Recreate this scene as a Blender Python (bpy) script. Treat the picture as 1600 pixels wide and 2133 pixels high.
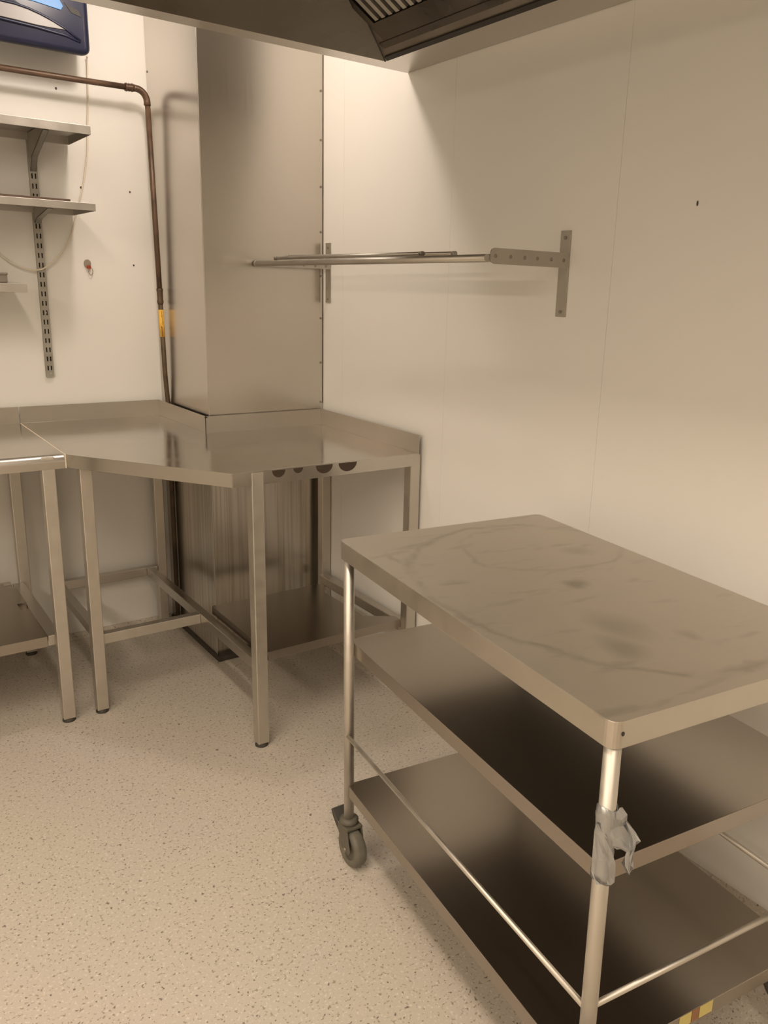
import bpy, bmesh, math, random
from mathutils import Vector, Matrix
random.seed(7)
for o in list(bpy.data.objects): bpy.data.objects.remove(o)
S = bpy.context.scene
COL = S.collection
PI = math.pi
H0 = 2133.0

# ---------------------------------------------------------------- camera
cd = bpy.data.cameras.new('camera')
cam = bpy.data.objects.new('camera', cd); COL.objects.link(cam); S.camera = cam
cd.sensor_fit = 'VERTICAL'; cd.sensor_height = 36.0
cd.lens = 1703.03 / H0 * 36.0
cd.shift_x = -65.05 / H0; cd.shift_y = -9.57 / H0
cd.clip_start = 0.05; cd.clip_end = 60
_r = Vector((0.81065, -0.58474, 0.03035)); _u = Vector((0.12691, 0.22607, 0.96581)); _f = Vector((0.57161, 0.77908, -0.25747))
_m = Matrix((_r, _u, -_f)).transposed().to_4x4(); _m.translation = Vector((-1.60012, -3.30791, 1.42335))
cam.matrix_world = _m

# ---------------------------------------------------------------- world, lights, exposure
w = bpy.data.worlds.new('world'); S.world = w; w.use_nodes = True
w.node_tree.nodes['Background'].inputs[0].default_value = (1, .85, .68, 1)
w.node_tree.nodes['Background'].inputs[1].default_value = 0.02
S.view_settings.view_transform = 'Standard'; S.view_settings.look = 'None'
S.view_settings.exposure = 0.0; S.view_settings.gamma = 1.0
S.view_settings.use_curve_mapping = False
WARM = (1.0, .865, .745); WARM2 = (1.0, .845, .675)
def lamp(name, loc, sx, sy, watts, color=WARM):
    d = bpy.data.lights.new(name, 'AREA'); d.shape = 'RECTANGLE'; d.size = sx; d.size_y = sy
    d.energy = watts; d.color = color
    o = bpy.data.objects.new(name, d); COL.objects.link(o); o.location = loc
    return o
bd = bpy.data.lights.new('ceiling_bulkhead_light', 'POINT'); bd.energy = 15.5; bd.color = WARM; bd.shadow_soft_size = .05
bo = bpy.data.objects.new('ceiling_bulkhead_light', bd); COL.objects.link(bo); bo.location = (-.72, -.80, 2.41)
lamp('unseen_overhead_light', (-1.5, -2.35, 2.49), .14, 1.3, 21, WARM2)
lamp('unseen_overhead_light', (-1.5, -4.1, 2.49), .14, 1.3, 20, WARM2)
lamp('unseen_overhead_light', (-3.1, -3.2, 2.27), .3, 2.6, 52, WARM2)  # unseen fill lamp, hung low to brighten the right wall evenly

# ---------------------------------------------------------------- materials
def mat(name, base, rough=.5, metal=0.0, noise=None, bump=0.0, bscale=60, spec=.5, stretch=None):
    m = bpy.data.materials.new(name); m.use_nodes = True
    nt = m.node_tree; b = nt.nodes['Principled BSDF']
    b.inputs['Base Color'].default_value = (*base, 1); b.inputs['Roughness'].default_value = rough
    b.inputs['Metallic'].default_value = metal; b.inputs['Specular IOR Level'].default_value = spec
    tc = nt.nodes.new('ShaderNodeTexCoord'); mp = nt.nodes.new('ShaderNodeMapping')
    nt.links.new(tc.outputs['Object'], mp.inputs[0])
    if stretch: mp.inputs['Scale'].default_value = stretch
    if noise:   # (scale, colour variation, roughness variation)
        n = nt.nodes.new('ShaderNodeTexNoise'); n.inputs['Scale'].default_value = noise[0]; n.inputs['Detail'].default_value = 2
        nt.links.new(mp.outputs[0], n.inputs['Vector'])
        r = nt.nodes.new('ShaderNodeMapRange'); r.inputs[1].default_value = .3; r.inputs[2].default_value = .7
        r.inputs[3].default_value = 1 - noise[1]; r.inputs[4].default_value = 1 + noise[1]
        nt.links.new(n.outputs['Fac'], r.inputs[0])
        mx = nt.nodes.new('ShaderNodeMix'); mx.data_type = 'RGBA'; mx.blend_type = 'MULTIPLY'; mx.inputs[0].default_value = 1
        mx.inputs[6].default_value = (*base, 1); nt.links.new(r.outputs[0], mx.inputs[7])
        nt.links.new(mx.outputs[2], b.inputs['Base Color'])
        r2 = nt.nodes.new('ShaderNodeMapRange'); r2.inputs[1].default_value = .3; r2.inputs[2].default_value = .7
        r2.inputs[3].default_value = max(.02, rough - noise[2]); r2.inputs[4].default_value = rough + noise[2]
        nt.links.new(n.outputs['Fac'], r2.inputs[0]); nt.links.new(r2.outputs[0], b.inputs['Roughness'])
    if bump:
        n2 = nt.nodes.new('ShaderNodeTexNoise'); n2.inputs['Scale'].default_value = bscale; n2.inputs['Detail'].default_value = 3
        nt.links.new(mp.outputs[0], n2.inputs['Vector'])
        bp = nt.nodes.new('ShaderNodeBump'); bp.inputs['Strength'].default_value = bump; bp.inputs['Distance'].default_value = .001
        nt.links.new(n2.outputs['Fac'], bp.inputs['Height']); nt.links.new(bp.outputs[0], b.inputs['Normal'])
    return m
M = {}
M['wall'] = mat('white_cladding', (.80, .785, .75), .42, noise=(2.5, .012, .05), bump=.05, bscale=90)
M['ceiling'] = mat('ceiling_white', (.78, .76, .72), .8)
M['room'] = mat('room_white', (.72, .69, .63), .6)
M['steel'] = mat('brushed_steel', (.57, .54, .50), .30, 1, noise=(6, .02, .02))
M['leg'] = mat('leg_steel', (.62, .585, .53), .47, 1, noise=(30, .03, .05))
M['top'] = mat('polished_worktop_steel', (.56, .53, .485), .15, 1, noise=(12, .015, .03))
M['column'] = mat('column_steel', (.60, .565, .515), .26, 1, noise=(4, .008, .010), stretch=(70, 70, .8))
M['shade'] = mat('shaded_shelf_steel', (.39, .35, .305), .24, 1, noise=(5, .02, .01))  # darker copy of the steel, shade of the shelves put into its colour
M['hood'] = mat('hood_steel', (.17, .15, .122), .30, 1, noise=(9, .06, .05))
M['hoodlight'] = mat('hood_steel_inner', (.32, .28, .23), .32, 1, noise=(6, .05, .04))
M['dull'] = mat('dull_bracket_steel', (.46, .43, .385), .46, .9, noise=(25, .05, .05))
M['sheet_dark'] = mat('darkening_sheet_brown', (.115, .097, .078), .6)
M['dark'] = mat('dark_void', (.03, .026, .022), .6)
M['screw'] = mat('screw_grey', (.30, .27, .23), .45, .8)
M['speck'] = mat('speck_dark', (.06, .05, .045), .7)
M['shelf'] = mat('shelf_steel', (.50, .475, .44), .42, .9, noise=(20, .02, .04))
M['upright'] = mat('galvanised_upright', (.40, .38, .34), .5, .8, noise=(20, .12, .08))
M['pipe'] = mat('brown_pipe', (.115, .068, .042), .45, .25, noise=(18, .35, .1))
M['pipe_dark'] = mat('brown_pipe_dark', (.11, .075, .045), .5, .5, noise=(22, .3, .1))
M['yellow'] = mat('yellow_tape', (.80, .47, .07), .45, noise=(60, .12, .05))
M['ink'] = mat('brown_ink', (.14, .06, .01), .6)
M['redink'] = mat('red_ink', (.20, .035, .012), .6)
M['navy'] = mat('navy_plastic', (.014, .017, .046), .34, noise=(3, .05, .03))
M['blue'] = mat('bright_blue_plastic', (.0, .17, .50), .4)
M['reflectgrey'] = mat('crescent_reflection_grey', (.23, .215, .215), .4)
M['cable'] = mat('cream_cable', (.76, .68, .56), .5)
M['hookgrey'] = mat('smoky_plastic', (.30, .25, .20), .35)
M['hookred'] = mat('red_plastic', (.32, .05, .015), .4)
M['wire'] = mat('hook_wire', (.35, .27, .18), .35, .9)
M['rubber'] = mat('dark_rubber', (.05, .045, .038), .6)
M['castor'] = mat('olive_grey_castor', (.115, .105, .08), .55, noise=(30, .2, .1))
M['tyre'] = mat('grey_tyre', (.15, .14, .11), .6, noise=(30, .15, .1))
M['tape'] = mat('silver_duct_tape', (.40, .405, .41), .28, .75, noise=(25, .06, .06), bump=.5, bscale=110)
M['label'] = mat('pale_yellow_label', (.62, .52, .18), .5)
M['labelbrown'] = mat('brown_label', (.30, .14, .06), .5)
M['apron_mark'] = mat('dark_apron_mark', (.07, .05, .035), .5, .4)
M['tray'] = mat('dark_tray', (.13, .09, .07), .5, .4)
M['box'] = mat('grey_box', (.20, .17, .14), .55)
M['plinth'] = mat('plinth_black', (.05, .043, .035), .6)

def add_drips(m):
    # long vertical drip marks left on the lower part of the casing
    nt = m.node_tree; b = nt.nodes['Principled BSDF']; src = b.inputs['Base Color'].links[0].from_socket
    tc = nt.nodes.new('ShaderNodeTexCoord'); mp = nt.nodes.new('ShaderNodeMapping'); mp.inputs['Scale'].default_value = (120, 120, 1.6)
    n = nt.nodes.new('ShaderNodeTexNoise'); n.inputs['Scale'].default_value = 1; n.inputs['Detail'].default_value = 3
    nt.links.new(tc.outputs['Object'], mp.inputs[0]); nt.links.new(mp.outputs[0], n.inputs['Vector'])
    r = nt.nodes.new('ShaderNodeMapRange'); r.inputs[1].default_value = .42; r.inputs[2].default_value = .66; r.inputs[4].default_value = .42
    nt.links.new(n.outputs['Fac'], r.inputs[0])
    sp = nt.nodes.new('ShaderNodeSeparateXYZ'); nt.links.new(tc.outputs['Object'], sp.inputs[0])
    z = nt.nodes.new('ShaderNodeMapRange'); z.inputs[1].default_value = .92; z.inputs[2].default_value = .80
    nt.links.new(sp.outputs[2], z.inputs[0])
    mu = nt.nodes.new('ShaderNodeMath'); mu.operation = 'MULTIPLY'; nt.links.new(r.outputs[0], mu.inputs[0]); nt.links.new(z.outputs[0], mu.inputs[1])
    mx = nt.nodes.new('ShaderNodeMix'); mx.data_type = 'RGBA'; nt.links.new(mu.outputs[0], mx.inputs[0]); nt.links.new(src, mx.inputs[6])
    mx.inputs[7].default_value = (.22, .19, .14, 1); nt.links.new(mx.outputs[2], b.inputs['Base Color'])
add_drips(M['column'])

def floor_mat():
    m = bpy.data.materials.new('speckled_safety_vinyl'); m.use_nodes = True
    nt = m.node_tree; b = nt.nodes['Principled BSDF']; b.inputs['Roughness'].default_value = .48
    tc = nt.nodes.new('ShaderNodeTexCoord')
    def noise(sc, det=2, rough=.5):
        n = nt.nodes.new('ShaderNodeTexNoise'); n.inputs['Scale'].default_value = sc; n.inputs['Detail'].default_value = det
        n.inputs['Roughness'].default_value = rough; nt.links.new(tc.outputs['Object'], n.inputs['Vector']); return n
    def ramp(src, a, c):
        r = nt.nodes.new('ShaderNodeMapRange'); r.inputs[1].default_value = a; r.inputs[2].default_value = c
        nt.links.new(src, r.inputs[0]); return r.outputs[0]
    def mix(f, a, c):
        x = nt.nodes.new('ShaderNodeMix'); x.data_type = 'RGBA'
        if isinstance(f, float): x.inputs[0].default_value = f
        else: nt.links.new(f, x.inputs[0])
        for k, v in ((6, a), (7, c)):
            if isinstance(v, tuple): x.inputs[k].default_value = (*v, 1)
            else: nt.links.new(v, x.inputs[k])
        return x.outputs[2]
    base = mix(ramp(noise(1.6, 3).outputs['Fac'], .35, .65), (.575, .525, .465), (.59, .53, .45))
    pale = noise(150, 2); base = mix(ramp(pale.outputs['Fac'], .58, .68), base, (.70, .65, .57))
    brown = noise(125, 2.5); base = mix(ramp(brown.outputs['Fac'], .60, .67), base, (.35, .295, .23))
    grey = noise(93, 2.5); gm = nt.nodes.new('ShaderNodeMapping'); gm.inputs['Location'].default_value = (3.1, 7.7, 1.3)
    nt.links.new(tc.outputs['Object'], gm.inputs[0]); nt.links.new(gm.outputs[0], grey.inputs['Vector'])
    base = mix(ramp(grey.outputs['Fac'], .655, .70), base, (.21, .18, .15))
    nt.links.new(base, b.inputs['Base Color'])
    bp = nt.nodes.new('ShaderNodeBump'); bp.inputs['Strength'].default_value = .25; bp.inputs['Distance'].default_value = .0015
    nt.links.new(noise(130, 3).outputs['Fac'], bp.inputs['Height']); nt.links.new(bp.outputs[0], b.inputs['Normal'])
    return m
M['floor'] = floor_mat()

def worn_top_mat():
    # wiped, stained stainless sheet of the trolley top; marks lie in the sheet's own coordinates
    m = mat('worn_trolley_steel', (.58, .54, .48), .40, 1, noise=(12, .03, .04))
    nt = m.node_tree; b = nt.nodes['Principled BSDF']
    src = b.inputs['Base Color'].links[0].from_socket
    tc = nt.nodes.new('ShaderNodeTexCoord'); sep = nt.nodes.new('ShaderNodeSeparateXYZ')
    nz = nt.nodes.new('ShaderNodeTexNoise'); nz.inputs['Scale'].default_value = 9; nz.inputs['Detail'].default_value = 4
    nt.links.new(tc.outputs['Object'], nz.inputs['Vector'])
    add = nt.nodes.new('ShaderNodeVectorMath'); add.operation = 'MULTIPLY_ADD'; off = nt.nodes.new('ShaderNodeVectorMath'); off.operation = 'SUBTRACT'; off.inputs[1].default_value = (.04, .04, 0); nt.links.new(tc.outputs['Object'], off.inputs[0])
    nt.links.new(nz.outputs['Color'], add.inputs[0]); add.inputs[1].default_value = (.08, .08, 0)
    nt.links.new(off.outputs[0], add.inputs[2]); nt.links.new(add.outputs[0], sep.inputs[0])
    def math_(op, a, c):
        n = nt.nodes.new('ShaderNodeMath'); n.operation = op
        for k, v in ((0, a), (1, c)):
            if isinstance(v, (int, float)): n.inputs[k].default_value = v
            else: nt.links.new(v, n.inputs[k])
        return n.outputs[0]
    def dist(cx, cy, rx, ry):
        dx = math_('DIVIDE', math_('SUBTRACT', sep.outputs[0], cx), rx); dy = math_('DIVIDE', math_('SUBTRACT', sep.outputs[1], cy), ry)
        return math_('SQRT', math_('ADD', math_('MULTIPLY', dx, dx), math_('MULTIPLY', dy, dy)), 0)
    n3 = nt.nodes.new('ShaderNodeTexNoise'); n3.inputs['Scale'].default_value = 14; n3.inputs['Detail'].default_value = 3
    nt.links.new(tc.outputs['Object'], n3.inputs['Vector'])
    def mr(v, a, c, lo, hi):
        r = nt.nodes.new('ShaderNodeMapRange'); r.inputs[1].default_value = a; r.inputs[2].default_value = c
        r.inputs[3].default_value = lo; r.inputs[4].default_value = hi; nt.links.new(v, r.inputs[0]); return r.outputs[0]
    brk = mr(n3.outputs['Fac'], .38, .60, 0, 1)
    tot = None
    for (cx, cy, rx, ry, wd, amt) in ((.34, -.47, .335, .42, .035, .38), (.40, -.24, .19, .16, .07, .26)):
        ring = mr(math_('ABSOLUTE', math_('SUBTRACT', dist(cx, cy, rx, ry), 1.0), 0), 0, wd, amt, 0)
        ring = math_('MULTIPLY', ring, math_('ADD', math_('MULTIPLY', brk, .8), .2))
        tot = ring if tot is None else math_('MAXIMUM', tot, ring)
    for (cx, cy, rx, ry, amt) in ((.314, -.463, .030, .024, .50), (.245, -.665, .045, .075, .30), (.185, -.745, .040, .05, .36), (.449, -.301, .04, .03, .22), (.06, -.17, .012, .05, .25), (.326, -.757, .02, .03, .25)):
        bl = mr(dist(cx, cy, rx, ry), .3, 1.2, amt, 0); tot = math_('MAXIMUM', tot, bl)
    n4 = nt.nodes.new('ShaderNodeTexNoise'); n4.inputs['Scale'].default_value = 22; n4.inputs['Detail'].default_value = 5
    mp = nt.nodes.new('ShaderNodeMapping'); mp.inputs['Rotation'].default_value = (0, 0, .6); mp.inputs['Scale'].default_value = (.35, 1.2, 1)
    nt.links.new(tc.outputs['Object'], mp.inputs[0]); nt.links.new(mp.outputs[0], n4.inputs['Vector'])
    tot = math_('MAXIMUM', tot, mr(n4.outputs['Fac'], .58, .78, 0, .36))
    zz = nt.nodes.new('ShaderNodeSeparateXYZ'); nt.links.new(tc.outputs['Object'], zz.inputs[0])
    tot = math_('MULTIPLY', tot, mr(zz.outputs[2], .8535, .8555, .15, .85))
    mx = nt.nodes.new('ShaderNodeMix'); mx.data_type = 'RGBA'; nt.links.new(tot, mx.inputs[0])
    nt.links.new(src, mx.inputs[6]); mx.inputs[7].default_value = (.13, .105, .075, 1)
    nt.links.new(mx.outputs[2], b.inputs['Base Color'])
    return m
M['worn'] = worn_top_mat()

# ---------------------------------------------------------------- mesh helpers
class MB:
    def __init__(s): s.v = []; s.f = []; s.sm = []
    def add(s, vs, fs, smooth=False):
        k = len(s.v); s.v += [tuple(x) for x in vs]
        for f in fs: s.f.append([i + k for i in f]); s.sm.append(smooth)
        return s
    def box(s, a, c):
        (x0, y0, z0), (x1, y1, z1) = [tuple(map(fn, zip(a, c))) for fn in (min, max)]
        return s.add([(x0, y0, z0), (x1, y0, z0), (x1, y1, z0), (x0, y1, z0), (x0, y0, z1), (x1, y0, z1), (x1, y1, z1), (x0, y1, z1)],
                     [(3, 2, 1, 0), (4, 5, 6, 7), (0, 1, 5, 4), (1, 2, 6, 5), (2, 3, 7, 6), (3, 0, 4, 7)])
    def obox(s, c0, c1, sx, sy):
        # square bar whose axis runs from c0 to c1 (near vertical)
        a, b = Vector(c0), Vector(c1); vs = []
        for p in (a, b):
            for dx, dy in ((-1, -1), (1, -1), (1, 1), (-1, 1)): vs.append((p.x + dx * sx / 2, p.y + dy * sy / 2, p.z))
        return s.add(vs, [(3, 2, 1, 0), (4, 5, 6, 7), (0, 1, 5, 4), (1, 2, 6, 5), (2, 3, 7, 6), (3, 0, 4, 7)])
    def prism(s, poly, z0, z1):
        n = len(poly)
        return s.add([(x, y, z0) for x, y in poly] + [(x, y, z1) for x, y in poly],
                     [tuple(range(n - 1, -1, -1)), tuple(range(n, 2 * n))] + [(i, (i + 1) % n, n + (i + 1) % n, n + i) for i in range(n)])
    def tube(s, pts, r, seg=14, caps=True):
        pts = [Vector(p) for p in pts]; n = len(pts); rs = r if isinstance(r, (list, tuple)) else [r] * n
        t0 = (pts[1] - pts[0]).normalized(); up = Vector((0, 0, 1)) if abs(t0.z) < .9 else Vector((1, 0, 0))
        nrm = (up - t0 * up.dot(t0)).normalized(); vs = []; fs = []
        for i, p in enumerate(pts):
            t = (pts[min(i + 1, n - 1)] - pts[max(i - 1, 0)]).normalized()
            nrm = (nrm - t * nrm.dot(t)).normalized(); bn = t.cross(nrm)
            for k in range(seg):
                a = 2 * PI * k / seg; vs.append(p + (nrm * math.cos(a) + bn * math.sin(a)) * rs[i])
        for i in range(n - 1):
            for k in range(seg):
                k2 = (k + 1) % seg; fs.append((i * seg + k, i * seg + k2, (i + 1) * seg + k2, (i + 1) * seg + k))
        s.add(vs, fs, True)
        if caps:
            k = len(s.v) - len(vs)
            s.f.append([k + i for i in range(seg - 1, -1, -1)]); s.sm.append(False)
            s.f.append([k + (n - 1) * seg + i for i in range(seg)]); s.sm.append(False)
        return s
    def pan(s, poly, top, lip, t=.0018, floor_t=.0018):
        # folded sheet: flat top, lips turned down all round (poly counter-clockwise)
        inn = inset(poly, t); n = len(poly)
        vs = [(x, y, top) for x, y in poly] + [(x, y, top - lip) for x, y in poly] + [(x, y, top - lip) for x, y in inn] + [(x, y, top - floor_t) for x, y in inn]
        fs = [tuple(range(n)), tuple(range(4 * n - 1, 3 * n - 1, -1))]
        for i in range(n):
            j = (i + 1) % n
            for a in range(3): fs.append((a * n + j, a * n + i, (a + 1) * n + i, (a + 1) * n + j))
        return s.add(vs, fs)
    def build(s, name, m, parent=None, bevel=0, loc=None, segs=2):
        me = bpy.data.meshes.new(name); me.from_pydata(s.v, [], s.f); me.update()
        for p, sm in zip(me.polygons, s.sm): p.use_smooth = sm
        me.materials.append(M[m] if isinstance(m, str) else m)
        o = bpy.data.objects.new(name, me); COL.objects.link(o)
        if parent: o.parent = parent
        if loc: o.location = loc
        if bevel:
            bv = o.modifiers.new('bevel', 'BEVEL'); bv.width = bevel; bv.segments = segs; bv.limit_method = 'ANGLE'; bv.angle_limit = math.radians(40)
        return o
def inset(poly, d):
    n = len(poly); out = []
    for i in range(n):
        p0, p1, p2 = Vector(poly[i - 1]), Vector(poly[i]), Vector(poly[(i + 1) % n])
        e0 = (p1 - p0).normalized(); e1 = (p2 - p1).normalized()
        n0 = Vector((-e0.y, e0.x)); n1 = Vector((-e1.y, e1.x)); mm = (n0 + n1)
        mm = mm / max(.2, mm.dot(n0)) if mm.length > 1e-6 else n0
        out.append(tuple(p1 + mm * d))
    return out
def rrect(x0, y0, x1, y1, r, k=6):
    pts = []
    for cx, cy, a in ((x1 - r, y0 + r, -90), (x1 - r, y1 - r, 0), (x0 + r, y1 - r, 90), (x0 + r, y0 + r, 180)):
        for i in range(k + 1):
            t = math.radians(a + 90 * i / k); pts.append((cx + r * math.cos(t), cy + r * math.sin(t)))
    return pts
def tag(o, label, cat, group=None):
    o['label'] = label; o['category'] = cat
    if group: o['group'] = group
    return o
def thing(name, loc, label, cat, group=None, rz=0):
    o = bpy.data.objects.new(name, None); COL.objects.link(o); o.location = loc; o.rotation_euler = (0, 0, rz)
    o.empty_display_size = .05
    return tag(o, label, cat, group)
def struct(o): o['kind'] = 'structure'; return o
def disc(c, axis, r, t, seg=16, sq=(1, 1)):
    # thin disc centred on c, facing along axis ('x','y','z'), thickness t
    mb = MB(); ring = []
    for s_ in (0, 1):
        for k in range(seg):
            a = 2 * PI * k / seg; p, q = r * sq[0] * math.cos(a), r * sq[1] * math.sin(a); h = t * s_
            ring.append({'x': (c[0] + h, c[1] + p, c[2] + q), 'y': (c[0] + p, c[1] + h, c[2] + q), 'z': (c[0] + p, c[1] + q, c[2] + h)}[axis])
    fs = [tuple(range(seg - 1, -1, -1)), tuple(range(seg, 2 * seg))] + [(k, (k + 1) % seg, seg + (k + 1) % seg, seg + k) for k in range(seg)]
    mb.add(ring, fs); return mb

# ---------------------------------------------------------------- the room
XL, YF, ZC = -3.9, -5.6, 2.52
struct(MB().box((XL - .1, YF - .1, -.1), (.12, .12, 0)).build('floor', 'floor'))
struct(MB().box((XL - .1, YF - .1, ZC), (.12, .12, ZC + .1)).build('ceiling', 'ceiling'))
wb = struct(MB().box((XL, 0, 0), (.12, .12, ZC)).build('wall_back', 'wall'))
wr = struct(MB().box((.0045, YF, 0), (.12, 0, ZC)).build('wall_right', 'wall'))
struct(MB().box((XL - .1, YF, 0), (XL, 0, ZC)).build('wall_left', 'room'))
struct(MB().box((XL, YF - .1, 0), (0, YF, ZC)).build('wall_front', 'room'))
seams = [0.0, -.637, -1.262, -1.905, -2.54, -3.18, -3.82, -4.46, -5.1, -5.6]
for a, c in zip(seams[:-1], seams[1:]):
    MB().box((0, c + .0003, 0), (.0045, a - .0003, ZC)).build('panel', 'wall', wr)
def cove(name, pts_xy0, pts_xy1, h, d, face):
    pass
# coved floor edges
mb = MB(); prof = [(0, .080), (-.004, .080), (-.006, .045), (-.016, .016), (-.045, .001), (-.045, 0), (0, 0)]
vs = [(x, -.62, z) for x, z in prof] + [(x, YF, z) for x, z in prof]; n = len(prof)
mb.add(vs, [tuple(range(n)), tuple(range(2 * n - 1, n - 1, -1))] + [((i + 1) % n, i, n + i, n + (i + 1) % n) for i in range(n)])
struct(mb.build('baseboard_right', 'floor'))
mb = MB(); prof = [(0, .024), (-.003, .024), (-.006, .012), (-.02, .001), (-.02, 0), (0, 0)]; n = len(prof)
vs = [(XL, y, z) for y, z in prof] + [(-.475, y, z) for y, z in prof]
mb.add(vs, [tuple(range(n - 1, -1, -1)), tuple(range(n, 2 * n))] + [(i, (i + 1) % n, n + (i + 1) % n, n + i) for i in range(n)])
struct(mb.build('baseboard_back', 'floor'))
# small screw heads and holes left in the cladding
for x, z, r in ((-.795, 2.067, .0035), (-.734, 1.746, .0035), (-.557, 1.746, .003), (-.558, 1.48, .003), (-.865, .115, .003)):
    disc((x, 0, z), 'y', r, -.0012, 10, (1, 1.3)).build('screw_hole', 'speck', wb)
disc((0, -2.131, 1.623), 'x', .0035, -.0012, 10, (.6, 1.6)).build('screw_hole', 'speck', wr)

# ---------------------------------------------------------------- boxed steel column in the corner
W, D = .4727, .4914
t = thing('column_casing', (-W / 2, -D / 2, 0), 'tall boxed stainless steel column casing in the room corner behind the corner table', 'column')
def loc_of(o): return Vector(o.location)
def P(mb, name, m, par, bevel=0, segs=2):
    # shapes are written in room coordinates and shifted into the parent's frame
    L = Vector(par.location); inv = Matrix.Rotation(-par.rotation_euler.z, 3, 'Z')
    mb.v = [tuple(inv @ (Vector(v) - L)) for v in mb.v]
    return mb.build(name, m, par, bevel, segs=segs)
def PC(mb, name, m, par, bevel=0):
    # child of a part (its parent already sits at the thing's origin)
    L = Vector(par.parent.location) if par.parent else Vector((0, 0, 0))
    mb.v = [tuple(Vector(v) - L) for v in mb.v]
    return mb.build(name, m, par, bevel)
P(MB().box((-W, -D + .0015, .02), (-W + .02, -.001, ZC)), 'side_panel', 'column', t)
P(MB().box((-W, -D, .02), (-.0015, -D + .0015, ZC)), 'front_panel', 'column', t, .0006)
P(MB().box((-W, -D - .0012, .02), (-W + .0025, -D, ZC)), 'corner_seam', 'leg', t)
P(MB().box((-W - .006, -D - .03, 0), (-.0015, -.001, .02)), 'plinth', 'plinth', t, .003)
for z in (2.10, 1.937, 1.777, 1.619, 1.462, 1.306, 1.138, .985):
    P(disc((-.011, -D, z), 'y', .0042, -.002, 12), 'rivet_or_hole_fill', 'screw', t)
P(MB().box((-.004, -D - .0012, .98), (-.0012, -D + .001, ZC)), 'sealant_line', 'pipe_dark', t)
for z in (2.17,):
    P(disc((-W, -.012, z), 'x', .004, -.002, 10), 'rivet_or_hole_fill', 'screw', t)

# ---------------------------------------------------------------- corner table
HT = .90; AP = .042; HS = .0608
a, b_, c_, e_ = 1.0135, .6828, .6791, 1.1661
sx = W + .022; sy = D + .022
t = thing('corner_table', (-.6, -.6, 0), 'stainless steel corner table with a cut off diagonal front, fitted round the boxed column', 'table')
poly = [(-a, -.022), (-a, -b_), (-c_, -e_), (-.022, -e_), (-.022, -sy), (-sx, -sy), (-sx, -.022)]
tt = P(MB().pan(poly, HT, AP), 'tabletop', 'top', t, .0015)
def splash(pts, name='backsplash'):
    # upright sheet with a narrow return fold at its top, the pts run with the wall on their right hand
    (x0, y0), (x1, y1) = pts; dx, dy = Vector((x1 - x0, y1 - y0)).normalized(); nx, ny = dy, -dx
    th = .0018; mb = MB()
    q = [(0, HT - .004), (0, HT + HS), (th, HT + HS + .0005), (.009, HT + HS - .003), (.009, HT + HS - .006), (th + .0005, HT + HS - .004), (th, HT - .004)]
    k = len(q); vs = [(x0 + nx * d, y0 + ny * d, z) for d, z in q] + [(x1 + nx * d, y1 + ny * d, z) for d, z in q]
    mb.add(vs, [tuple(range(k - 1, -1, -1)), tuple(range(k, 2 * k))] + [(i, (i + 1) % k, k + (i + 1) % k, k + i) for i in range(k)])
    return mb
def splash_part(p0, p1): return P(splash((p0, p1)), 'backsplash', 'steel', t)
splash_part((-sx, -.022), (-a, -.022))      # normal must point to the wall (+y)
splash_part((-sx, -sy), (-sx, -.022))
splash_part((-.022, -sy), (-sx, -sy))
splash_part((-.022, -e_), (-.022, -sy))
# welded seam line and the lip edge at the diagonal's free end
P(MB().box((-c_ - .0016, -e_ - .0022, HT - AP - .001), (-c_ + .0006, -e_ + .002, HT - .0005)), 'apron_end', 'leg', t)
for x0, x1, h in ((-.554, -.511, .022), (-.484, -.452, .016), (-.408, -.349, .026), (-.328, -.262, .028)):  # dark half discs along the top of the front apron
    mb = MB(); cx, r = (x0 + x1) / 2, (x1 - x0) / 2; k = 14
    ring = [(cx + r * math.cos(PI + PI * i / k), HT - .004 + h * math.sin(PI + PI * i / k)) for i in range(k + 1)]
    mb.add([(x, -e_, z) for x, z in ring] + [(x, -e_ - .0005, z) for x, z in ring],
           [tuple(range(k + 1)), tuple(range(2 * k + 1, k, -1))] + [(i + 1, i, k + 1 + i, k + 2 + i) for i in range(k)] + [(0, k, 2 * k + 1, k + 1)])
    P(mb, 'half_disc_mark', 'apron_mark', t)
LW = .038
def leg_at(x, y, par, dx=0, dy=0, w_=LW):
    lg = P(MB().obox((x + dx, y + dy, .012), (x, y, HT - .004), w_, w_), 'leg', 'leg', par, .0025)
    PC(MB().tube([(x + dx, y + dy, 0), (x + dx, y + dy, .004), (x + dx, y + dy, .014)], [.021, .021, .015], 20), 'foot', 'rubber', lg)
    return lg
leg_at(-.9577, -.6625, t)
leg_at(-.6012, -1.1480, t, .004, -.002)
leg_at(-.0300, -1.1440, t)
leg_at(-.9400, -.0600, t)
leg_at(-.5320, -.0600, t)
leg_at(-.0230, -.5420, t)
RZ0, RZ1 = .240, .276
P(MB().box((-.922, -.075, RZ0), (-.551, -.045, RZ1)), 'rail', 'steel', t, .002)          # along the back wall
P(MB().box((-.955, -.645, RZ0), (-.925, -.078, RZ1)), 'rail', 'steel', t, .002)          # left side
P(MB().box((-.597, -1.130, RZ0), (-.567, -.078, RZ1)), 'rail', 'steel', t, .002)         # long rail to the centre leg
P(MB().box((-.940, -.660, RZ0), (-.597, -.630, RZ1)), 'rail', 'leg', t, .002)            # cross rail from the left front leg
P(MB().box((-.055, -1.126, RZ0 + .02), (-.022, -.56, RZ1 + .02)), 'rail', 'steel', t, .002)  # right side
shp = [(-.558, -1.128), (-.050, -1.128), (-.050, -1.095), (-.145, -1.035), (-.145, -.760), (-.105, -.700), (-.105, -.672), (-.558, -.672)]
P(MB().pan(shp, .303, .030), 'undershelf', 'shade', t, .0015)

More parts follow.
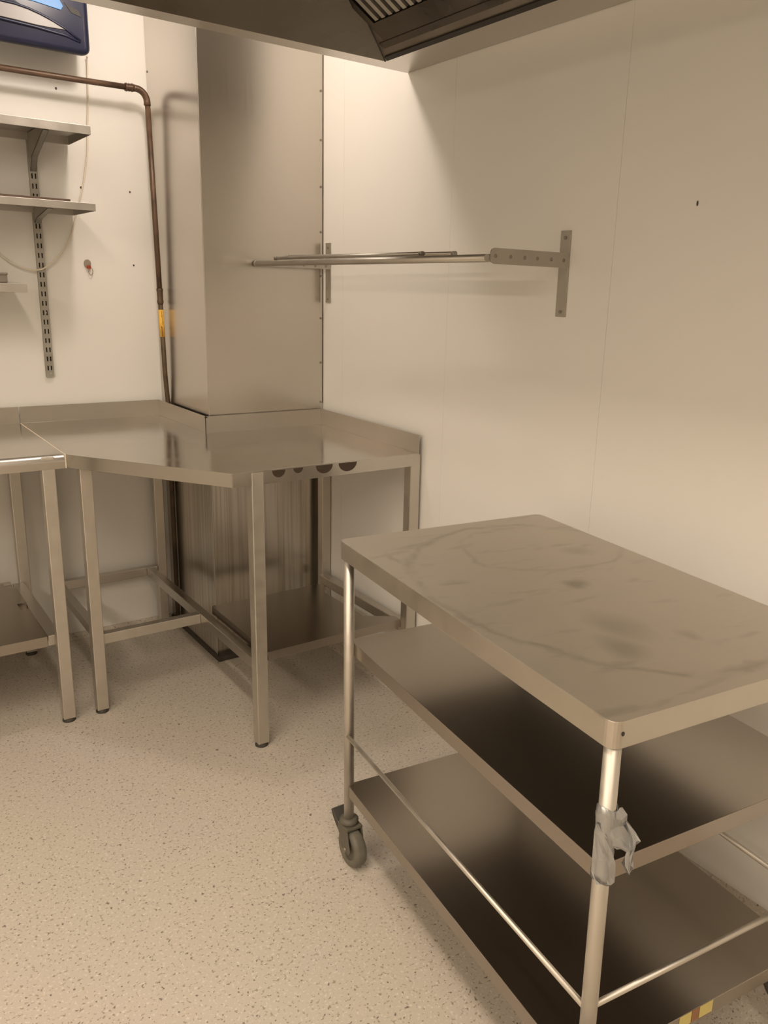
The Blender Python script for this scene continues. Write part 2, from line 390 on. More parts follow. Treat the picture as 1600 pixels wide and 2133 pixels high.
# ---------------------------------------------------------------- straight table at the left edge
xr = -a - .004
t = thing('straight_table', (-1.45, -.36, 0), 'straight stainless steel table with rounded front edge, left of the corner table', 'table')
X0 = -1.95
yn = -b_ + .020
P(MB().box((X0, yn, HT - .016), (xr, -.022, HT)), 'tabletop', 'top', t)
mb = MB(); rr_ = .021
prof = [(yn, HT)] + [(-b_ - .002 + rr_ - rr_ * math.sin(i * PI / 20), HT - rr_ + rr_ * math.cos(i * PI / 20)) for i in range(11)] + [(-b_ - .002, HT - AP), (yn, HT - AP)]
k = len(prof); mb.add([(X0, y, z) for y, z in prof] + [(xr, y, z) for y, z in prof], [tuple(range(k - 1, -1, -1)), tuple(range(k, 2 * k))])
mb.add([(X0, y, z) for y, z in prof] + [(xr, y, z) for y, z in prof], [(i, (i + 1) % k, k + (i + 1) % k, k + i) for i in range(1, 11)], True)
mb.add([(X0, y, z) for y, z in prof] + [(xr, y, z) for y, z in prof], [(i, (i + 1) % k, k + (i + 1) % k, k + i) for i in (0, 11, 12, 13)])
P(mb, 'rounded_edge', 'steel', t)
P(splash(((xr, -.022), (X0, -.022))), 'backsplash', 'steel', t)
P(MB().box((xr + .0001, -.026, HT - .006), (xr + .0039, -b_ + .012, HT + .0006)), 'sealant_bead', 'cable', t)
P(MB().box((xr + .0001, -b_ + .012, HT - AP), (xr + .0039, -b_ - .0015, HT + .0006)), 'sealant_bead', 'cable', t)
leg_at(-1.066, -.664, t); leg_at(-1.060, -.060, t); leg_at(-1.90, -.664, t); leg_at(-1.90, -.060, t)
P(MB().box((-1.105, -.645, .268), (-1.065, -.079, .304)), 'rail', 'steel', t, .002)
P(MB().box((-1.88, -.080, .268), (-1.108, -.045, .304)), 'rail', 'steel', t, .002)
shp = [(-1.88, -.678), (-1.112, -.678), (-1.109, -.46), (-1.109, -.400), (-1.137, -.400), (-1.137, -.335), (-1.106, -.335), (-1.106, -.15), (-1.14, -.15), (-1.14, -.10), (-1.88, -.10)]
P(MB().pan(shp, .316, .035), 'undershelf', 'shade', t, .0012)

# ---------------------------------------------------------------- brown gas pipe
t = thing('gas_pipe', (-.5, -.1, 0), 'brown painted pipe running along the back wall, turning down beside the steel column', 'pipe')
PY = -.1
P(MB().tube([(-1.95, PY, 2.078), (-.765, PY, 2.086), (-.545, PY, 2.089)], .0100, 16), 'horizontal_run', 'pipe', t)
el = [(-.548 + .040 * math.sin(q), PY, 2.049 + .040 * math.cos(q)) for q in [i * PI / 16 for i in range(9)]]
P(MB().tube([(-.556, PY, 2.089)] + el + [(-.508, PY, 2.038)], [.0125] + [.0118] * 9 + [.0125], 16), 'elbow', 'pipe', t)
P(MB().tube([(-.585, PY, 2.088), (-.580, PY, 2.088), (-.576, PY, 2.0885), (-.571, PY, 2.0885), (-.567, PY, 2.0885), (-.561, PY, 2.089), (-.556, PY, 2.089)], [.0135, .0145, .0120, .0140, .0120, .0145, .0130], 16), 'threaded_joint', 'pipe', t)
P(MB().tube([(-.507, PY, 2.040), (-.499, PY, 1.60), (-.4955, PY, 1.39)], .0098, 16), 'vertical_run', 'pipe', t)
P(MB().tube([(-.4955, PY, 1.398), (-.4955, PY, 1.392), (-.4952, PY, 1.386), (-.495, PY, 1.356), (-.495, PY, 1.350), (-.495, PY, 1.344), (-.4948, PY, 1.338)], [.0110, .0125, .0112, .0108, .0125, .0118, .0098], 16), 'coupling', 'pipe_dark', t)
P(MB().tube([(-.4948, PY, 1.340), (-.490, PY, 1.07), (-.4845, PY, .97), (-.484, PY, .005)], .0090, 16), 'vertical_run', 'pipe_dark', t)
lb = P(MB().tube([(-.4944, PY, 1.318), (-.4928, PY, 1.215)], .0100, 18), 'yellow_label', 'yellow', t)
lb['label'] = 'yellow marker wrapped round the pipe with faded writing and a red arrow'
# faded vertical writing and an arrow, wrapped on the camera side of the label
vd = Vector((-.33, -.94, 0)).normalized(); sd = Vector((.94, -.33, 0))
def on_label(s_, z): # s_: metres sideways, z: height
    c = Vector((-.4944 + (1.318 - z) / .103 * .0016, PY, z)); r = .0104; q = s_ / r
    return c + (vd * math.cos(q) + sd * math.sin(q)) * r
def stroke(pts, wd): return MB().tube([on_label(*p) for p in pts], wd, 6)
mb = MB()
for pts in ([(.0005, 1.314), (.002, 1.308), (.001, 1.304), (.003, 1.300)], [(.001, 1.299), (.004, 1.297), (.0035, 1.291), (.001, 1.290), (.001, 1.296)],
            [(.002, 1.287), (.004, 1.286), (.0042, 1.281), (.002, 1.280)], [(.0035, 1.277), (.0038, 1.268)], [(.002, 1.268), (.0042, 1.266), (.003, 1.262)]):
    for p, q in zip(pts[:-1], pts[1:]): mb.tube([on_label(*p), on_label(*q)], .0006, 6)
PC(mb, 'faded_writing', 'ink', lb)
mb = MB(); ar = [(-.0012, 1.258), (.0018, 1.250), (.0006, 1.250), (.0014, 1.216), (-.0010, 1.216), (-.0014, 1.250), (-.0030, 1.250)]
k = len(ar); mb.add([on_label(s_, z) for s_, z in ar] + [on_label(s_, z) + vd * .0005 for s_, z in ar], [tuple(range(k)), tuple(range(2 * k - 1, k - 1, -1))] + [((i + 1) % k, i, k + i, k + (i + 1) % k) for i in range(k)])
PC(mb, 'red_arrow', 'redink', lb)

# ---------------------------------------------------------------- wall shelves on slotted uprights
t = thing('slotted_upright', (-.895, 0, 1.066), 'grey twin slotted wall upright carrying the shelves on the back wall', 'shelf upright')
ux0, ux1, uy = -.909, -.881, -.014
xs = [ux0, ux0 + .006, ux0 + .0105, ux0 + .0175, ux0 + .022, ux1]
z = 1.066; zs = [z]; slots = []
z = 1.090
while z < 1.925:
    zs += [z, z + .017]; slots.append((z, z + .017)); z += .0335
zs.append(1.95)
mb = MB()
for zi in range(len(zs) - 1):
    isl = any(abs(zs[zi] - s0) < 1e-6 for s0, s1 in slots)
    for xi in range(5):
        if isl and xi in (1, 3): continue
        mb.box((xs[xi], uy, zs[zi]), (xs[xi + 1], uy + .0015, zs[zi + 1]))
P(mb, 'slotted_face', 'upright', t)
P(MB().box((ux0, uy + .0015, 1.066), (ux0 + .0015, 0, 1.95)), 'side_flange', 'upright', t)
P(MB().box((ux1 - .0015, uy + .0015, 1.066), (ux1, 0, 1.95)), 'side_flange', 'upright', t)
P(MB().box((ux0 + .0015, -.003, 1.066), (ux1 - .0015, -.001, 1.95)), 'slot_backing', 'dark', t)
P(disc((-.894, uy, 1.079), 'y', .0045, -.003, 12), 'screw', 'shelf', t)
P(disc((-.894, uy, 1.30), 'y', .004, -.003, 12), 'screw', 'shelf', t)

def shelf(name, xR, yf, z0, z1, label, xL=-1.95, bracket=True, cat='shelf', brk_h=.10, brk_d=.24):
    t = thing(name, ((xL + xR) / 2, yf / 2, z0), label, cat, 'steel shelves on the back wall')
    P(MB().pan([(xL, yf), (xR, yf), (xR, -.016), (xL, -.016)], z1, z1 - z0, .0015), 'shelf_board', 'shelf', t, .001)
    if bracket:
        x = -.8955
        mb = MB(); th = .0018
        q = [(-.0165, z1 - .004), (-brk_d, z1 - .004), (-brk_d, z1 - .022), (-.055, z0 - brk_h * .55), (-.0165, z0 - brk_h)]
        for xx in (x - .010, x + .008):
            mb.add([(xx, y, zz) for y, zz in q] + [(xx + th, y, zz) for y, zz in q], [tuple(range(4, -1, -1)), tuple(range(5, 10))] + [(i, (i + 1) % 5, 5 + (i + 1) % 5, 5 + i) for i in range(5)])
        # folded lower flange of the bracket
        for (y0, z0_), (y1, z1_) in ((q[2], q[3]), (q[3], q[4])):
            mb.add([(x - .010, y0, z0_), (x + .0098, y0, z0_), (x + .0098, y1, z1_), (x - .010, y1, z1_), (x - .010, y0, z0_ + .002), (x + .0098, y0, z0_ + .002), (x + .0098, y1, z1_ + .002), (x - .010, y1, z1_ + .002)],
                   [(0, 1, 2, 3), (7, 6, 5, 4), (1, 0, 4, 5), (2, 1, 5, 6), (3, 2, 6, 7), (0, 3, 7, 4)])
        P(mb, 'bracket', 'upright', t)
    return t
shelf('wall_shelf', -.769, -.30, 1.884, 1.911, 'top steel wall shelf, just below the brown pipe')
shelf('wall_shelf', -.769, -.30, 1.646, 1.670, 'middle steel wall shelf with a dark flat tray on it', brk_h=.035, brk_d=.22)
shelf('wall_shelf', -1.005, -.30, 1.375, 1.403, 'lowest and shortest steel wall shelf, left of the slotted upright', bracket=False)
mb = MB().pan([(-1.60, -.285), (-.845, -.285), (-.845, -.06), (-1.60, -.06)], 1.6785, .008, .0015)
o = tag(mb.build('flat_tray', 'tray', None, .001), 'thin dark flat tray lying on the middle wall shelf', 'tray')
t = thing('storage_box', (-1.15, -.2, 1.4035), 'grey box standing on the lowest wall shelf at the left edge', 'box')
P(MB().box((-1.25, -.28, 1.4035), (-1.058, -.10, 1.4335)), 'box_body', 'box', t, .004)
P(MB().box((-1.252, -.283, 1.4285), (-1.056, -.097, 1.4365)), 'lid', 'box', t, .003)

# ---------------------------------------------------------------- blue paper dispenser, top left
t = thing('paper_dispenser', (-1.0, 0, 2.14), 'navy blue plastic paper dispenser on the back wall above the brown pipe', 'dispenser')
xl, xR2, zb, ztp, yf = -1.30, -.716, 2.140, 2.47, -.19
out = rrect(xl, zb, xR2, ztp, .030, 6); n = len(out)
mb = MB(); lay = [(0, 0), (-.150, 0), (-.172, .003), (-.185, .011), (-.190, .024)]
vs = []
for y, d in lay:
    for x, z in (inset(out, d) if d else out): vs.append((x, y, z + .052 * (1 + y / .19) * min(1, max(0, (zb + .09 - z) / .09))))
fs = [tuple(range(n))] + [((i + 1) % n + k * n, i + k * n, i + (k + 1) * n, (i + 1) % n + (k + 1) * n) for k in range(4) for i in range(n)] + [tuple(range(5 * n - 1, 4 * n - 1, -1))]
mb.add(vs, fs, True); body = P(mb, 'body', 'navy', t)
def plate(pts, y, th):
    k = len(pts); m_ = MB()
    return m_.add([(x, y, z) for x, z in pts] + [(x, y - th, z) for x, z in pts], [tuple(range(k)), tuple(range(2 * k - 1, k - 1, -1))] + [((i + 1) % k, i, k + i, k + (i + 1) % k) for i in range(k)])
up = [(-1.20, 2.213), (-1.16, 2.228), (-1.12, 2.239), (-1.07, 2.250), (-1.03, 2.255), (-.991, 2.256), (-.949, 2.255), (-.908, 2.249), (-.873, 2.240), (-.838, 2.228), (-.798, 2.211)]
lo = [(-.847, 2.209), (-.890, 2.209), (-.939, 2.212), (-.994, 2.214), (-1.05, 2.213), (-1.11, 2.211), (-1.16, 2.210)]
P(plate(up + lo, -.190, .004), 'crescent_reflection', 'reflectgrey', t, .0015)  # grey crescent stands in for the wall reflected in a groove
rim = [(x, z + .004) for x, z in up]
P(MB().tube([(x, -.192, z) for x, z in rim] + [(-.752, -.190, 2.187)], .004, 8), 'moulded_rib', 'navy', t)
P(MB().tube([(-1.2, -.191, 2.200), (-1.1, -.193, 2.205), (-.994, -.194, 2.208), (-.89, -.193, 2.203), (-.80, -.191, 2.195), (-.752, -.189, 2.183)], .0045, 8), 'moulded_rib', 'navy', t)
P(plate([(-1.10, 2.277), (-.894, 2.277), (-.849, 2.272), (-.808, 2.267), (-.800, 2.280), (-.812, 2.300), (-.85, 2.34), (-.93, 2.38), (-1.0, 2.39), (-1.07, 2.38), (-1.15, 2.34), (-1.19, 2.30), (-1.2, 2.28), (-1.16, 2.27)], -.190, .003), 'blue_window', 'blue', t, .001)
P(plate([(-.797, 2.292), (-.776, 2.266), (-.744, 2.258), (-.752, 2.275)], -.1895, .0025), 'corner_recess', 'dark', t)

# hanging cable below it
t = thing('cable', (-.7, -.02, 2.18), 'thin cream cable hanging from the blue dispenser and looping below the middle shelf', 'cable')
cp = [(-.690, -.03, 2.183), (-.686, -.012, 2.165), (-.690, -.008, 2.055), (-.698, -.008, 1.959), (-.703, -.008, 1.895), (-.709, -.008, 1.846), (-.731, -.008, 1.746), (-.747, -.008, 1.695), (-.769, -.008, 1.619), (-.783, -.008, 1.577), (-.806, -.012, 1.536), (-.838, -.018, 1.497), (-.870, -.021, 1.470), (-.899, -.022, 1.452), (-.939, -.018, 1.450), (-.985, -.014, 1.466), (-1.012, -.012, 1.485), (-1.06, -.011, 1.53), (-1.14, -.009, 1.63), (-1.25, -.008, 1.76), (-1.42, -.008, 1.90), (-1.62, -.008, 2.02), (-1.80, -.008, 2.09), (-1.95, -.008, 2.11)]
def smooth(p, k=4):
    p = [Vector(q) for q in p]; o_ = []
    for i in range(len(p) - 1):
        a0, a1, a2, a3 = p[max(0, i - 1)], p[i], p[i + 1], p[min(len(p) - 1, i + 2)]
        for j in range(k):
            u = j / k; o_.append(.5 * ((2 * a1) + (a2 - a0) * u + (2 * a0 - 5 * a1 + 4 * a2 - a3) * u * u + (3 * a1 - a0 - 3 * a2 + a3) * u ** 3))
    return o_ + [p[-1]]
P(MB().tube(smooth(cp), .0028, 8), 'cable_sheath', 'cable', t)

# adhesive hook
t = thing('wall_hook', (-.73, 0, 1.478), 'small grey and red stick-on hook with a wire loop on the white back wall', 'hook')
P(disc((-.731, 0, 1.479), 'y', .0125, -.006, 20, (1, 1.25)), 'adhesive_pad', 'hookgrey', t, .001)
P(disc((-.728, -.006, 1.467), 'y', .0085, -.005, 16, (1, .9)), 'hook_base', 'hookred', t, .0015)
P(MB().tube([(-.7275, -.008, 1.462)] + [(-.7225 + .0075 * math.sin(q), -.010, 1.452 + .014 * -math.cos(q)) for q in [-2.4 + i * 4.8 / 14 for i in range(15)]][0:] + [(-.7275, -.008, 1.464)], .0013, 8), 'wire_loop', 'wire', t)

# ---------------------------------------------------------------- wall brackets and loose tubes on the right wall
def ring_plate(x0, x1, zb, zt, holes, y, th, r=.005):
    # flat bar in the xz plane with round holes, thickness th towards -y; the free end is rounded
    mb = MB(); xs_ = [x0] + [(p + q) / 2 for p, q in zip(holes[:-1], holes[1:])] + [x1]
    seg = 16; zc = (zb + zt) / 2
    for i, hx in enumerate(holes):
        cx0, cx1 = xs_[i], xs_[i + 1]; outer = []; inner = []
        for k in range(seg):
            a_ = 2 * PI * k / seg + PI / seg; ca, sa = math.cos(a_), math.sin(a_)
            dx = (cx1 - hx) if ca > 0 else (hx - cx0); dz = (zt - zc)
            s_ = min(dx / abs(ca), dz / abs(sa))
            # snap the corner samples to the corners
            px, pz = hx + ca * s_, zc + sa * s_
            outer.append([px, pz]); inner.append((hx + ca * r, zc + sa * r))
        for (qx, qz) in ((cx0, zb), (cx1, zb), (cx1, zt), (cx0, zt)):
            j = min(range(seg), key=lambda k: (outer[k][0] - qx) ** 2 + (outer[k][1] - qz) ** 2); outer[j] = [qx, qz]
        if i == 0:
            for o_ in outer:
                for zz, sg in ((zb, 1), (zt, -1)):
                    if o_[0] == x0 and o_[1] == zz: o_[0] += .004; o_[1] += sg * .003
        vs = [(p[0], y, p[1]) for p in outer] + [(p[0], y, p[1]) for p in inner] + [(p[0], y - th, p[1]) for p in outer] + [(p[0], y - th, p[1]) for p in inner]
        fs = []
        for k in range(seg):
            k2 = (k + 1) % seg
            fs += [(k, k2, seg + k2, seg + k), (2 * seg + k2, 2 * seg + k, 3 * seg + k, 3 * seg + k2), (k2, k, 2 * seg + k, 2 * seg + k2), (seg + k, seg + k2, 3 * seg + k2, 3 * seg + k)]
        mb.add(vs, fs)
    return mb
holes = [-.253, -.204, -.158, -.115, -.067, -.023]
def wall_bracket(y, label, arm_zb, arm_zt, hr):
    t = thing('rack_bracket', (0, y, 1.47), label, 'bracket', None)
    P(MB().box((-.004, y - .0175, 1.3655), (0, y + .0175, 1.5803)), 'wall_plate', 'dull', t, .0006)
    P(ring_plate(-.268, -.004, arm_zb, arm_zt, holes, y - .0150, .003, hr), 'arm', 'dull', t)
    for hx in holes:
        P(disc((hx, y - .0178, (arm_zb + arm_zt) / 2), 'y', hr - .0004, .002, 12), 'rivet_or_hole_fill', 'screw', t)  # discs added to close the arm holes so they read dark
    for z in (1.563, 1.378):
        P(disc((-.004, y, z), 'x', .0045, -.002, 12), 'screw', 'screw', t)
    return t
wall_bracket(-1.7462, 'nearer steel rack bracket on the right wall, its perforated arm in full view', 1.4880, 1.5250, .0048)
t = wall_bracket(-.5330, 'farther steel rack bracket on the right wall, close beside the steel column', 1.4860, 1.5060, .0048)
P(MB().box((-.034, -.556, 1.5165), (-.004, -.510, 1.5225)), 'end_tab', 'upright', t, .0005)
def rack_tube(p0, p1, r, label, cap=True, capm='upright'):
    t = thing('rack_tube', tuple((Vector(p0) + Vector(p1)) / 2), label, 'tube', 'steel tubes of the wall rack')
    P(MB().tube([p0, p1], r, 16), 'tube', 'dull', t)
    d = (Vector(p1) - Vector(p0)).normalized()
    P(MB().tube([Vector(p0) - d * .003, Vector(p0) + d * .009], r + .0012, 16), 'end_cap', capm, t)
    if cap: P(MB().tube([Vector(p1) - d * .009, Vector(p1) + d * .003], r + .0012, 16), 'end_cap', capm, t)
    return t
rack_tube((-.279, -.500, 1.4955), (-.276, -1.7605, 1.5005), .0095, 'longest steel rack tube, running past the far bracket in front of the column', False)
rack_tube((-.222, -.95, 1.5015), (-.222, -1.7605, 1.5040), .0095, 'shorter thick rack tube lying behind the longest one', False)
rack_tube((-.262, -.62, 1.5130), (-.205, -1.402, 1.5195), .0055, 'thin rack tube with the dark end cap, resting across the thick tubes', capm='screw')
rack_tube((-.236, -.66, 1.5190), (-.184, -1.520, 1.5188), .0055, 'thin rack tube reaching nearest the perforated arm, resting on the thick tubes')

# ---------------------------------------------------------------- three-tier trolley
TH = -.11844; TX, TY = -.6682, -1.7410; TT = .8573
t = thing('trolley', (TX, TY, 0), 'three tier stainless steel trolley on castors with a worn stained top, front right', 'trolley', None, TH)
TL = -.0  # local frame: x across the trolley, -y towards the camera
def lean(z): k = TT - z; return (.0054 * k, -.0115 * k)
def tb(mb, name, m, par=t, bevel=0): return mb.build(name, m, par, bevel)
tb(MB().pan(rrect(0, -.929, .5804, 0, .018, 6), TT, .0428, .002, .002), 'top_shelf', 'worn', t, .003)
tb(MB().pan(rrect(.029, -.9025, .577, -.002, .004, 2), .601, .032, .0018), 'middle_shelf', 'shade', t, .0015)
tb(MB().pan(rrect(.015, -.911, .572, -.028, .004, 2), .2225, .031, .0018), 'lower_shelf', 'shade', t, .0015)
tb(MB().box((.012, -.917, TT - .012), (.568, -.012, TT - .0024)), 'darkening_sheet', 'sheet_dark')  # dark sheets added so the shelves below reflect darkness
tb(MB().box((.036, -.895, .585), (.570, -.010, .5985)), 'darkening_sheet', 'sheet_dark')
LR = .0128
lp = {}
for nm, u, v in (('fl', .018, .018), ('fr', .562, .018), ('nl', .018, .911), ('nr', .562, .911)):
    l0, l1 = lean(.118), lean(.83)
    p0 = (u + l0[0], -v + l0[1], .118); p1 = (u + l1[0], -v + l1[1], .853)
    lp[nm] = (Vector(p0), Vector(p1))
    lg = tb(MB().tube([p0, p1], LR, 24), 'leg', 'leg')
    if nm == 'nl': nearleg = lg
def rail(p, q, z, m='leg'):
    l = lean(z); tb(MB().tube([(p[0] + l[0], -p[1] + l[1], z), (q[0] + l[0], -q[1] + l[1], z)], .0052, 12), 'guard_rail', m)
rail((.012, .022), (.012, .908), .358); rail((.02, .917), (.56, .917), .366); rail((.562, .022), (.562, .908), .345, 'dull')  # right rail's backlit darkness is put into a darker steel
def castor(p, ang):
    c = bpy.data.objects.new('castor', None); COL.objects.link(c); c.parent = t; c.location = (p.x, p.y, 0); c.rotation_euler = (0, 0, ang)
    c.empty_display_size = .03
    # wheel plane is the local yz plane, trailing towards -y
    wy = -.019; mb = MB(); prof = [(-.016, .030), (-.016, .043), (-.0125, .0485), (-.006, .0500), (.006, .0500), (.0125, .0485), (.016, .043), (.016, .030)]
    seg = 28; vs = []; fs = []
    for k in range(seg):
        q = 2 * PI * k / seg
        for x, r in prof: vs.append((x, wy + r * math.cos(q), .050 + r * math.sin(q)))
    m_ = len(prof)
    for k in range(seg):
        for j in range(m_): fs.append((k * m_ + j, k * m_ + (j + 1) % m_, ((k + 1) % seg) * m_ + (j + 1) % m_, ((k + 1) % seg) * m_ + j))
    mb.add(vs, fs, True); mb.build('wheel', 'tyre', c)
    mb = MB()
    for x0 in (-.0125, .0):
        vs = [(x0 + .0125 * s_, wy + .031 * math.cos(2 * PI * k / 20), .050 + .031 * math.sin(2 * PI * k / 20)) for s_ in (0, 1) for k in range(20)]
        mb.add(vs, [tuple(range(19, -1, -1)), tuple(range(20, 40))] + [(k, (k + 1) % 20, 20 + (k + 1) % 20, 20 + k) for k in range(20)])
    mb.build('hub', 'castor', c)
    # fork: two cheeks and a crown wrapped over the wheel
    mb = MB()
    for x0, x1 in ((-.023, -.0185), (.0185, .023)):
        q = [(.016, .108), (.020, .092), (.004, .070), (-.014, .046), (-.034, .040), (-.042, .052), (-.036, .070), (-.030, .100), (-.022, .110)]
        k = len(q); mb.add([(x0, y, z) for y, z in q] + [(x1, y, z) for y, z in q], [tuple(range(k)), tuple(range(2 * k - 1, k - 1, -1))] + [((i + 1) % k, i, k + i, k + (i + 1) % k) for i in range(k)])
    mb.box((-.023, -.030, .1035), (.023, .018, .111))
    mb.build('fork', 'castor', c, .002)
    MB().tube([(0, 0, .110), (0, 0, .114), (0, 0, .122), (0, 0, .126)], [.021, .024, .024, .016], 22).build('swivel_collar', 'castor', c)
    MB().tube([(-.026, wy, .050), (.026, wy, .050)], .006, 10).build('axle', 'screw', c)
    # brake pedal reaching back and up
    mb = MB(); q = [(.012, .094), (.034, .108), (.056, .124), (.060, .119), (.052, .106), (.036, .090), (.020, .078)]
    k = len(q); mb.add([(-.019, y, z) for y, z in q] + [(.019, y, z) for y, z in q], [tuple(range(k - 1, -1, -1)), tuple(range(k, 2 * k))] + [(i, (i + 1) % k, k + (i + 1) % k, k + i) for i in range(k)])
    mb.build('brake_pedal', 'rubber', c, .002)
    return c
for nm, an in (('fl', .10), ('fr', -.3), ('nl', .9), ('nr', .2)): castor(lp[nm][0], an)
# duct tape round the near left leg
A, B = lp['nl']
def leg_pt(z): return A + (B - A) * ((z - A.z) / (B.z - A.z))
tp = bpy.data.objects.new('duct_tape', None); COL.objects.link(tp); tp.parent = t; tp.empty_display_size = .03
tp['label'] = 'torn silver duct tape wrapped round the near leg'
random.seed(3)
mb = MB(); seg = 26; rows = 9
for rz in range(rows):
    z = .592 + (.716 - .592) * rz / (rows - 1); c = leg_pt(z)
    for k in range(seg):
        q = 2 * PI * k / seg; r = LR + .0016 + .0012 * math.sin(3 * q + rz) * (rz % 2) + random.uniform(0, .0008)
        dz = .004 * math.sin(q * 2 + 1) if rz in (0, rows - 1) else 0
        mb.v.append((c.x + r * math.cos(q), c.y + r * math.sin(q), z + dz))
for rz in range(rows - 1):
    for k in range(seg): mb.f.append([rz * seg + k, rz * seg + (k + 1) % seg, (rz + 1) * seg + (k + 1) % seg, (rz + 1) * seg + k]); mb.sm.append(True)
o = mb.build('tape_wrap', 'tape', tp); so = o.modifiers.new('solid', 'SOLIDIFY'); so.thickness = .0006
iR = Matrix.Rotation(-TH, 3, 'Z')
def L_(p): return iR @ (Vector(p) - Vector((TX, TY, 0)))
vr = iR @ Vector((.811, -.585, 0)); vf = iR @ Vector((-.57, -.78, 0))
def sheet(rows_, name, th=.0007):
    m_ = MB(); k = len(rows_[0])
    for r in rows_: m_.v += [tuple(p) for p in r]
    for i in range(len(rows_) - 1):
        for j in range(k - 1): m_.f.append([i * k + j, i * k + j + 1, (i + 1) * k + j + 1, (i + 1) * k + j]); m_.sm.append(False)
    o_ = m_.build(name, 'tape', tp); s_ = o_.modifiers.new('solid', 'SOLIDIFY'); s_.thickness = th; s_.offset = 0
    return o_
# each row: (height, start offset right, offset right of the torn edge, forward bulge)
def flap(rows_in, name):
    rows_ = []
    for z, s0, s1, fw0, fw1 in rows_in:
        c = leg_pt(z); r = []
        for j in range(5):
            u = j / 4; wob = .0024 * math.sin(9 * u + z * 130) + random.uniform(-.0014, .0014)
            r.append(c + vr * (s0 + (s1 - s0) * u) + vf * (fw0 + (fw1 - fw0) * u + wob + .004 * math.sin(PI * u)))
        rows_.append(r)
    return sheet(rows_, name)
flap([(.713, .006, .021, .011, .000), (.700, .005, .030, .013, .002), (.685, .004, .031, .014, -.003), (.670, .003, .034, .014, .002), (.655, .008, .039, .012, .006), (.648, .017, .041, .008, .008)], 'torn_flap')
flap([(.690, .026, .029, .004, -.004), (.672, .034, .044, .006, .000), (.664, .035, .050, .007, .009), (.652, .034, .046, .008, .004), (.636, .030, .042, .006, .006), (.620, .028, .043, .002, .008), (.607, .035, .042, .004, .004)], 'torn_flap')
flap([(.690, -.0160, -.012, .003, .010), (.672, -.0165, .000, .004, .0150), (.650, -.0165, .008, .004, .0155), (.628, -.0165, .0155, .004, .0130), (.606, -.0160, .0175, .005, .0115), (.592, -.010, .0180, .012, .0105)], 'torn_flap')
# small hole, label remains on the near lip of the bottom shelf
tb(disc((.018, -.929, .838), 'y', .0028, -.0006, 10, (1, 1.3)), 'lip_hole', 'dark')
ly = -.9112
def lstick(u0, u1, m, nm):
    tb(MB().box((u0, ly - .0006, .198), (u1, ly, .2225)), nm, m)
lstick(.243, .272, 'label', 'sticker_remnant'); lstick(.2735, .291, 'labelbrown', 'sticker_remnant'); lstick(.2925, .325, 'label', 'sticker_remnant')

# ---------------------------------------------------------------- extraction hood overhead
ZH = 2.0694
t = thing('extraction_hood', (-.68, -2.4, ZH), 'dark stainless steel extraction hood overhead along the right wall, seen from below', 'extraction hood')
hx0, hx1, hy0, hy1 = -1.06, -.002, -3.55, -1.018
ix0, ix1, iy0, iy1 = -1.01, -.128, -3.50, -1.083
ht_ = ZC - .002
def quadbox(mb, a, c): return mb.box(a, c)
# rim: flat flanges seen from below
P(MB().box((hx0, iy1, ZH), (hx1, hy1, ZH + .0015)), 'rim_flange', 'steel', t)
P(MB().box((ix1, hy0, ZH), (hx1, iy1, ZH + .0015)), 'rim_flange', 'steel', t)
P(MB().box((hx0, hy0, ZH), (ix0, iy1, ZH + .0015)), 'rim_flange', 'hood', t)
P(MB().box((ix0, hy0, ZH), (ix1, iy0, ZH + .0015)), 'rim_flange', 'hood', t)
# outer skin
P(MB().box((hx0, hy1 - .0015, ZH + .0015), (hx1, hy1, ht_)), 'outer_panel', 'hood', t)
P(MB().box((hx0, hy0, ZH + .0015), (hx1, hy0 + .0015, ht_)), 'outer_panel', 'hood', t)
P(MB().box((hx0, hy0 + .0015, ZH + .0015), (hx0 + .0015, hy1 - .0015, ht_)), 'outer_panel', 'hood', t)
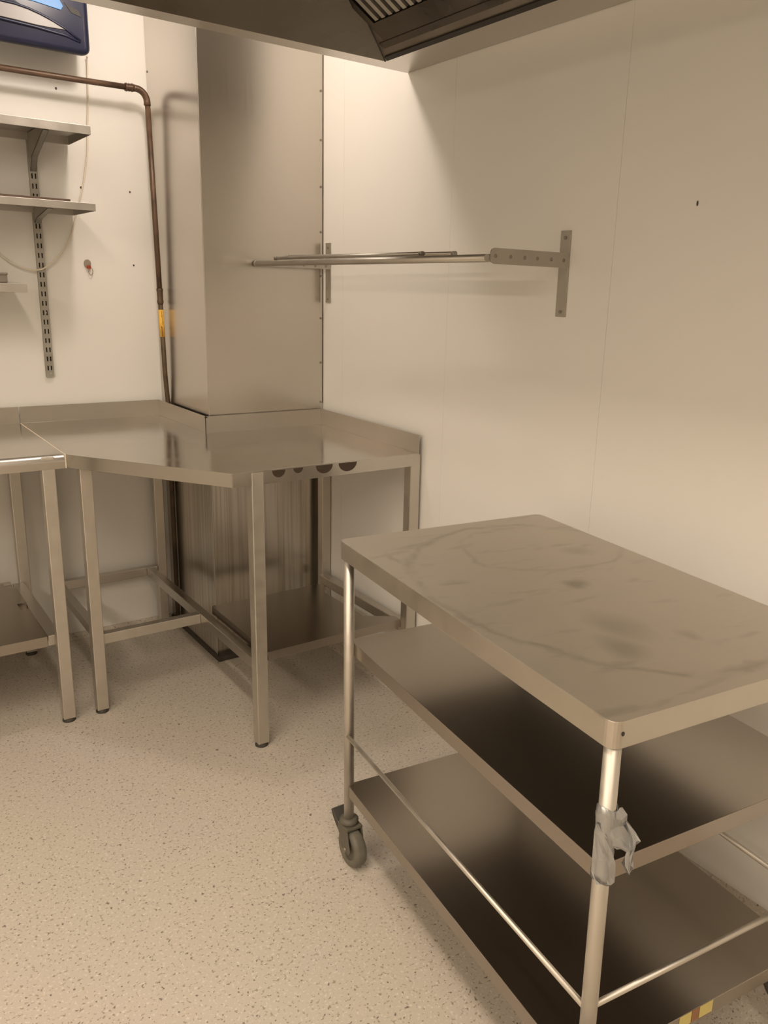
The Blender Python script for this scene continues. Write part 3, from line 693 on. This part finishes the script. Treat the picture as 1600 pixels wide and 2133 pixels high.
# sloping inner faces rising from the rim
zt = 2.44; kx, ky = 1.70, 1.16; dz = zt - ZH
px0, px1 = ix0 + .02, ix1 - kx * dz; py0, py1 = iy0 + .02, iy1 - ky * dz
def slab(pts, nrm, th=.002):
    n_ = Vector(nrm).normalized() * th; k = len(pts)
    return MB().add([Vector(p) for p in pts] + [Vector(p) + n_ for p in pts], [tuple(range(k)), tuple(range(2 * k - 1, k - 1, -1))] + [((i + 1) % k, i, k + i, k + (i + 1) % k) for i in range(k)])
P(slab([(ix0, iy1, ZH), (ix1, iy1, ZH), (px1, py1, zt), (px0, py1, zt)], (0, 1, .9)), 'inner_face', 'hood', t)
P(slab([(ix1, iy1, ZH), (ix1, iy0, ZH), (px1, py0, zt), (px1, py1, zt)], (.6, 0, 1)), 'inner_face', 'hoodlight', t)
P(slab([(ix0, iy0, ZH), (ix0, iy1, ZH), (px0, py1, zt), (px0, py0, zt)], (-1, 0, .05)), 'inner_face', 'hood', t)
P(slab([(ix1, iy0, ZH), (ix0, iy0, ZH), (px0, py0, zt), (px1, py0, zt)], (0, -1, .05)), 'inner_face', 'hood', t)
P(MB().box((px0, py0, zt), (px1, py1, zt + .002)), 'inner_roof', 'hood', t)
# mitre seam between the two sloping faces, and bars coloured as dark reflection bands on the filter side
def onR(y, s_, off=0):  # point on the right sloping face: s_ is the rise
    nn = Vector((-1, 0, -kx)).normalized()
    return Vector((ix1 - kx * s_, y, ZH + s_)) + nn * off
P(MB().tube([Vector((ix1, iy1, ZH)), Vector((px1, py1, zt))], .0022, 8), 'mitre_seam', 'dark', t)
def barR(y0, y1, s0, s1, th):
    # bar lying on the right face
    pts = [onR(y0, s0), onR(y1, s0), onR(y1, s1), onR(y0, s1)]; nn = Vector((-1, 0, -kx)).normalized() * th
    return MB().add(pts + [p + nn for p in pts], [(3, 2, 1, 0), (4, 5, 6, 7), (0, 1, 5, 4), (1, 2, 6, 5), (2, 3, 7, 6), (3, 0, 4, 7)])
P(barR(-3.45, -1.10, .001, .008, .004), 'reflection_band', 'dark', t)
P(barR(-3.45, -1.13, .021, .031, .004), 'reflection_band', 'hood', t)
# filters: framed baffle panels with slats running up the slope
y = -1.180
while y > -3.2:
    f0, f1 = y, y - .45
    fr = P(barR(f1, f0, .037, .27, .006), 'baffle_filter', 'dark', t)
    for (a0, a1, s0, s1) in ((f1, f1 + .024, .037, .27), (f0 - .024, f0, .037, .27), (f1 + .024, f0 - .024, .037, .066), (f1 + .024, f0 - .024, .245, .27)):
        m_ = barR(a0, a1, s0, s1, .016); PC(m_, 'filter_frame', 'hood', fr)
    yy = f0 - .032
    while yy > f1 + .040:
        m_ = barR(yy - .016, yy, .067, .244, .013); PC(m_, 'slat', 'leg', fr); yy -= .033
    y -= .455
